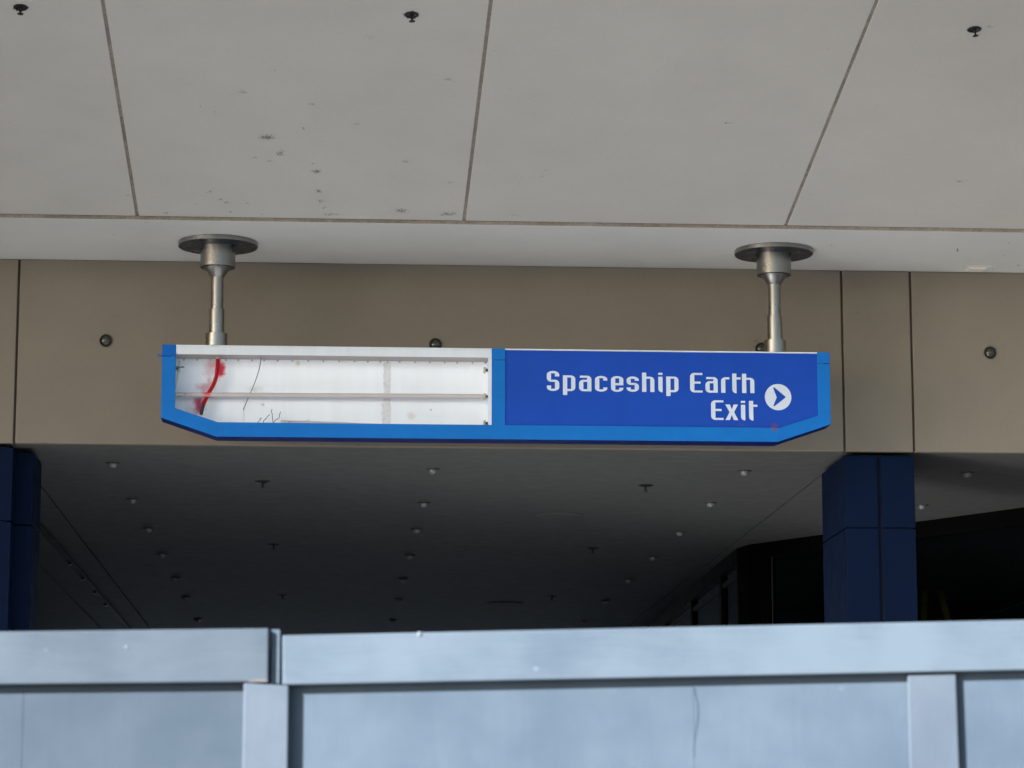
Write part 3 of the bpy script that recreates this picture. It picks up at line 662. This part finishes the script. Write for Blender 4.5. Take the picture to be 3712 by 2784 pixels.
def flat_shape(name, loops, m, y0, y1, parent):
    cu = bpy.data.curves.new(name, 'CURVE'); cu.dimensions = '2D'; cu.fill_mode = 'BOTH'; cu.extrude = (y1 - y0) / 2
    for lp in loops:
        s = cu.splines.new('POLY'); s.points.add(len(lp) - 1)
        for p, (x, z) in zip(s.points, lp): p.co = (x, z, 0, 1)
        s.use_cyclic_u = True
    tmp = bpy.data.objects.new(name, cu); C.objects.link(tmp)
    bpy.context.view_layer.update()
    me = bpy.data.meshes.new_from_object(tmp.evaluated_get(bpy.context.evaluated_depsgraph_get()))
    bpy.data.objects.remove(tmp); bpy.data.curves.remove(cu)
    me.transform(Matrix(((1, 0, 0, 0), (0, 0, -1, (y0 + y1) / 2), (0, 1, 0, 0), (0, 0, 0, 1))))
    me.transform(Matrix.Translation(-OFF[top(parent).name]))
    me.materials.clear(); me.materials.append(m); me.name = name
    o = bpy.data.objects.new(name, me); C.objects.link(o); o.parent = parent; return o
YP0, YP1 = Y1 - 0.0012, Y1 + 0.0012
k3 = 1 / 3.687
base1 = sz(1416.4, 2005); base2 = sz(1522, 2650)
ppm = (sx(2200) - sx(2000)) / 200
def put(ch, u, base, sc=1.0):
    lps = [[(sx(u) + x * k3 * ppm * sc, base + z * k3 * ppm * 1.0) for x, z in lp] for lp in G[ch]]
    return flat_shape('letter', lps, M['print'], YP0, YP1, sg)
for ch, u in zip('Spaceship', (1982.7, 2041, 2099.4, 2157.4, 2215.4, 2271.8, 2328, 2386.9, 2415.5)):
    put(ch, u, base1)
    if ch == 'i': put('dot', u, base1).name = 'letter_dot'
for ch, u in zip('Earth', (2502.3, 2557.7, 2614.6, 2655, 2690.6)): put(ch, u, base1)
for ch, u in zip('Exit', (2577.3, 2628.9, 2685.4, 2714.5)):
    put(ch, u, base2)
    if ch == 'i': put('dot', u, base2).name = 'letter_dot.001'
cx, cz, r = sx(2820.6), sz(1438.9, 2820), 48.3 * ppm
flat_shape('arrow_disc', [arc(cx, cz, r, r, 0, 353, 52)], M['print'], YP0, YP1, sg)
def q3(x, y): return (sx(2420 + x / 3.16), sz(1200 + y / 3.16, 2820))
ar = [q3(1210, 652), q3(1213, 645), q3(1222, 644), q3(1229, 649), q3(1346, 747), q3(1352, 755), q3(1346, 763), q3(1229, 855), q3(1222, 861), q3(1214, 859), q3(1211, 851), q3(1250, 757)]
flat_shape('arrow', [ar], M['arrow'], YP0 - 0.0012, YP1 - 0.0014, sg)

# ---- hanger posts
h0 = None
for u, v, lab in ((790.6, 896.4, 'brushed metal hanger post above the open left half of the sign'), (2804.5, 922.5, 'brushed metal hanger post above the arrow at the right of the sign')):
    x = atY(u, v, YS + 0.115).x; loc = Vector((x, YS + 0.115, ZS))
    if h0 is None:
        H = ZS - ZT; h0 = thing('hanger_post', lab, 'hanger post', loc, 'metal hanger posts carrying the sign')
        MB().lathe([(0.306, -0.0005), (0.306, -0.004), (0.314, -0.0045), (0.314, -0.034), (0.312, -0.036), (0.1, -0.036)], loc, n=72).build('ceiling_plate', M['steel'], h0)
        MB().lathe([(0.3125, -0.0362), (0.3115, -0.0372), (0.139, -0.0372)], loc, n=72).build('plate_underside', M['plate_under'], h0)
        for k in range(6):
            q = 2 * pi * k / 6 + 0.35
            MB().lathe([(0.008, -0.037), (0.008, -0.040), (0.004, -0.041), (0, -0.041)], loc + Vector((0.235 * cos(q), 0.235 * sin(q), 0)), n=8).build('screw', M['steel'], h0)
        MB().lathe([(0.138, -0.037), (0.138, -0.203), (0.136, -0.205), (0.104, -0.205)], loc, n=48).build('collar', M['steel'], h0)
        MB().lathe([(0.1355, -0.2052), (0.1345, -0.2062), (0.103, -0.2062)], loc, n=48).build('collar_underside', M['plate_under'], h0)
        MB().lathe([(0.1035, -0.200), (0.1035, -0.206), (0.051, -0.281), (0.049, -0.283)], loc, n=40).build('cone', M['steel'], h0)
        MB().lathe([(0.049, -0.280), (0.049, -0.545)], loc, n=32).build('pole', M['steel'], h0)
        MB().lathe([(0.049, -0.5405), (0.0585, -0.541), (0.0600, -0.543), (0.0600, -0.745)], loc, n=36).build('sleeve', M['steel'], h0)
        MB().lathe([(0.059, -0.7365), (0.084, -0.737), (0.0862, -0.739), (0.0862, -H + 0.008), (0.084, -H + 0.006), (0.06, -H + 0.006)], loc, n=44).build('socket', M['steel'], h0)
        MB().lathe([(0.070, -H + 0.0065), (0.070, -H + 0.0005)], loc, n=32).build('gasket', M['black'], h0)
    else: dup(h0, loc, lab)

# ---- loose things inside the open half
def lamp_tube(label, p, q, marks):
    t = thing('fluorescent_tube', label, 'lamp tube', p, 'fluorescent tubes inside the sign')
    p, q = Vector(p), Vector(q); d = (q - p).normalized()
    MB().tube([p + d * 0.022, q - d * 0.022], 0.0190, 24).build('glass_tube', M['tube'], t)
    for a, b, c in ((p, p + d * 0.0215, p - d * 0.012), (q - d * 0.0215, q, q + d * 0.012)):
        e = MB().tube([a, b], 0.0183, 20).build('end_cap', M['tube_end'], t)
        s = d.cross(Vector((0, 1, 0))).normalized() * 0.006
        n = MB()
        for sg_ in (-1, 1): n.tube([a + s * sg_ if c is not None else a, c + s * sg_], 0.0013, 6)
        n.build('pin', M['tube_end'], e)
    pr = MB(); up_ = Vector((0, 0, 1))
    for (s0, s1, off, hgt) in marks:
        a = p + d * s0; b = p + d * s1
        y = -sqrt(max(0, 0.0193 ** 2 - off ** 2)); y2 = -sqrt(max(0, 0.0193 ** 2 - (off + hgt) ** 2))
        pr.add([a + Vector((0, y, off)), b + Vector((0, y, off)), b + Vector((0, y2, off + hgt)), a + Vector((0, y2, off + hgt))], [(0, 1, 2, 3)])
    pr.build('rating_print', M['tube_print'], t)
    return t
marks = [(0.055, 0.088, 0.006, 0.0022), (0.058, 0.080, 0.001, 0.0014), (0.058, 0.077, -0.003, 0.0014), (0.058, 0.074, -0.007, 0.0014), (0.094, 0.099, 0.002, 0.004), (0.094, 0.104, -0.005, 0.0016), (0.108, 0.118, -0.008, 0.004), (0.108, 0.116, 0.002, 0.002)]
p = atY(640, 1430.5, YS + 0.13); q = atY(1752, 1437.3, YS + 0.13)
lamp_tube('fluorescent tube held across the middle of the open half of the sign', p, q, marks)
p = atY(1018, 1531, YS + 0.10); q = Vector((p.x + 1.53, YS + 0.12, p.z - 0.042))
lamp_tube('loose fluorescent tube lying along the bottom of the open half of the sign', p, q, marks)
sh = [atY(u, v, YS + 0.12) for u, v in ((1094, 1527), (1122, 1520), (1121, 1527))]
t = thing('glass_shard', 'small flat white sliver resting on the loose tube at the sign bottom', 'shard', sh[0])
MB().hexa(sh, [s + Vector((0, 0.004, 0)) for s in sh]).build('sliver', M['white'], t)

def z1(x, y): return (540 + x / 3.16, 1180 + y / 3.16)
cp = [atY(*z1(x, y), YS + 0.135) for x, y in ((790, 345), (789, 395), (783, 480), (772, 580), (742, 670), (692, 760), (652, 840), (622, 910), (604, 985), (594, 1028))]
path = spline(cp, 30)
t = thing('conduit', 'red corrugated conduit with black taped end hanging inside the open sign', 'conduit', cp[0])
nA, nB, nC = 26, 210, 262
def ridged(a, b, r0, amp, per):
    pts, rr = [], []
    for i in range(a, b):
        pts.append(path[i]); rr.append(r0 + amp * (1 if (i // per) % 2 else -1) * 0.5)
    return pts, rr
pts, rr = ridged(0, nA, 0.0115, 0.0035, 3); MB().tube(pts, rr, 14).build('spring_collar', M['cable'], t)
pts = []; rr = []
for i in range(nA, nB - 1):
    for k in range(2):
        f = k / 2; pts.append(path[i].lerp(path[i + 1], f)); rr.append(0.0155 + 0.0030 * sin((i + f) * 2 * pi / 4.2))
MB().tube(pts, rr, 16).build('red_hose', M['red'], t)
pts, rr = ridged(nB, nC, 0.0140, 0.0016, 7); MB().tube(pts, rr, 14).build('taped_end', M['black'], t)
MB().tube(path[nC - 2:], 0.0062, 10).build('wire_tip', M['yellow'], t)

wp = spline([atY(*z1(x, y), YS + dy) for x, y, dy in ((1283, 345, .12), (1281, 400, .12), (1262, 500, .12), (1228, 610, .13), (1185, 720, .15), (1140, 820, .165), (1080, 968, .16))], 8)
t = thing('loose_wire', 'long thin grey wire dangling across the white inside of the sign', 'wire', wp[0], 'loose wires inside the sign')
MB().tube(wp, 0.0034, 6).build('strand', M['wire'], t)
for (pp, lab) in ((((1237, 1132), (1250, 1105), (1275, 1080), (1272, 1066), (1292, 1061)), 'shortest curled wire end at the sign bottom, leftmost of the four'),
                  (((1322, 1135), (1313, 1095), (1345, 1062), (1365, 1035), (1383, 1022)), 'dark bent wire end at the sign bottom, second from the left'),
                  (((1432, 1135), (1416, 1080), (1410, 1010), (1400, 985), (1410, 963)), 'tallest dark wire end standing up at the sign bottom'),
                  (((1428, 1118), (1445, 1085), (1488, 1062), (1496, 1020), (1510, 988)), 'thin pale wire end leaning right, beside the loose tube end')):
    P = spline([atY(*z1(x, y), YS + 0.13 + 0.01 * (i % 2)) for i, (x, y) in enumerate(pp)], 6)
    t = thing('loose_wire', lab, 'wire', P[0], 'loose wires inside the sign')
    MB().tube(P, 0.0028, 6).build('strand', M['wire'], t)

# yellow stepladder behind the glazing
YY = next(y for y in [22.7 + 0.02 * k for k in range(400)] if atY(3400, 2200, y).x > 8.75 - (y - 22.62) * (4.13 / 6.38) + 0.25)
P0, P1, Q0, Q1 = atY(3352, 2140, YY), atY(3345, 2420, YY), atY(3409, 2141, YY), atY(3485, 2420, YY)
def down(p, q, z): return p + (q - p) * ((z - p.z) / (q.z - p.z))
for p_, q_ in ((P0, P1), (Q0, Q1)):
    lo, hw = down(p_, q_, 0.0), 0.030
    MB().hexa([lo + Vector((-hw, 0, 0)), lo + Vector((hw, 0, 0)), lo + Vector((hw, 0.05, 0)), lo + Vector((-hw, 0.05, 0))],
              [p_ + Vector((-hw, 0, 0)), p_ + Vector((hw, 0, 0)), p_ + Vector((hw, 0.05, 0)), p_ + Vector((-hw, 0.05, 0))]).build('leg', M['yellow_board'], yb)
for k in range(9):
    z = 0.35 + 0.36 * k
    if z < P0.z - 0.9:
        l_, r_ = down(P0, P1, z), down(Q0, Q1, z)
        MB().box(l_.x, r_.x, YY + 0.005, YY + 0.045, z, z + 0.03).build('rung', M['yellow_board'], yb)

# ================================================================== THE FENCE IN FRONT
FD = 8.0
fe = bpy.data.objects.new('fence', None); C.objects.link(fe)
fe.location = HEAD * FD; fe.rotation_euler = (0, 0, -YAW); OFF[fe.name] = Vector((0, 0, 0))
tag(fe, 'blue-grey painted timber hoarding fence across the foreground', 'fence')
def F(u, v):                                   # point of the photograph on the fence's face, in the fence's own axes
    d = ray(u, v); k = FD / d.dot(HEAD); p = EYE + d * k - HEAD * FD
    return (p.dot(RIGHT), p.z)
def board(name, quad, y0, y1, m, bevel=0.004):
    return MB().prism_y([quad[0], quad[3], quad[2], quad[1]], y0, y1).build(name, m, fe, bevel=bevel, seg=2)
def line(p, q, x):
    f = (x - p[0]) / (q[0] - p[0]); return p[1] + f * (q[1] - p[1])
XW = 3.4
# top rails: corners in order top-left, top-right, bottom-right, bottom-left
tl, trr, br, bl = F(0, 2293.5), F(978, 2281.5), F(976, 2474), F(0, 2484)
board('top_rail', [(-XW, line(tl, trr, -XW)), trr, br, (-XW, line(bl, br, -XW))], -0.040, -0.0005, M['rail_wood_old'])
tl, trr, br, bl = F(1028, 2307), F(3712, 2251), F(3712, 2432), F(1028, 2486)
board('top_rail', [tl, (XW, line(tl, trr, XW)), (XW, line(bl, br, XW)), bl], -0.040, -0.0005, M['rail_wood'])
a, b = F(986, 2284), F(1015, 2480); board('filler_strip', [(a[0], a[1]), (b[0], a[1]), (b[0], b[1]), (a[0], b[1])], -0.018, -0.0006, M['rail_wood'], bevel=0.002)
a, b = F(888, 2477), F(1054, 2490); board('batten', [(a[0], a[1] - 0.001), F(1050, 2488), (b[0] - 0.0, 0.02), (a[0], 0.02)], -0.038, -0.0008, M['batten_wood'])
a, b = F(3287.5, 2446), F(3460, 2441); board('batten', [a, b, (F(3474, 2784)[0] + 0.02, 0.02), (F(3290, 2784)[0], 0.02)], -0.024, -0.0008, M['batten_wood'], bevel=0.003)
for k in (-3.1, -1.78, 2.5, 3.2):
    board('batten', [(k, 2.19), (k + 0.13, 2.19), (k + 0.13, 0.02), (k, 0.02)], -0.030, -0.0008, M['batten_wood'])
# plywood sheets
cuts = [-XW, F(84, 2600)[0], F(1000, 2600)[0], F(2515, 2600)[0], F(3466, 2600)[0], XW]
for i in range(len(cuts) - 1):
    MB().box(cuts[i] + 0.0004, cuts[i + 1] - 0.0004, 0.0, 0.018, 0.02, 2.30 if i < 2 else 2.31).build('sheet', M['sheet_wood_old' if i < 2 else 'sheet_wood'], fe, bevel=0.0004, seg=1)
for x in (-3.2, -1.6, -0.18, 1.0, 1.8, 3.2):
    MB().box(x - 0.045, x + 0.045, 0.0185, 0.108, 0.0, 2.28).build('post', M['raw_wood'], fe)
for z in (0.4, 1.3, 2.1):
    MB().box(-XW, XW, 0.1085, 0.146, z - 0.045, z + 0.045).build('back_rail', M['raw_wood'], fe)
# wear on the fence: a wavy crack in one sheet, rubbed bare edges, a blob of thick paint
def mark(name, pts, m, y):
    MB().add([(x, y, z) for x, z in pts], [tuple(range(len(pts)))]).build(name, m, fe)
cr = []; n_ = 26
for i in range(n_):
    f = i / (n_ - 1); u = 2517 + 10 * sin(f * 5.0) + 9 * f + rs.uniform(-2, 2); v = 2496 + 250 * f
    wd = (1.7 - 1.2 * f) * rs.uniform(0.6, 1.3); cr.append((u, v, wd))
mark('crack', [F(u - w_, v) for u, v, w_ in cr] + [F(u + w_, v) for u, v, w_ in cr[::-1]], M['crack'], -0.0012)
mark('bare_edge', [F(905, 2472), F(930, 2467), F(962, 2466), F(975, 2469), F(974, 2474), F(906, 2476)], M['bare_wood'], -0.0408)
bl_ = F(1523, 2304)
MB().lathe([(0.0, -0.003), (0.004, -0.0025), (0.008, 0.000), (0.009, 0.002)], (bl_[0], -0.040, bl_[1]), 'y', 14).build('paint_blob', M['rail_pale'], fe)
bl_ = F(465, 2349)
MB().lathe([(0.0, -0.002), (0.004, -0.0015), (0.006, 0.001)], (bl_[0], -0.040, bl_[1]), 'y', 14).build('paint_blob', M['rail_pale'], fe)

bpy.context.view_layer.update()
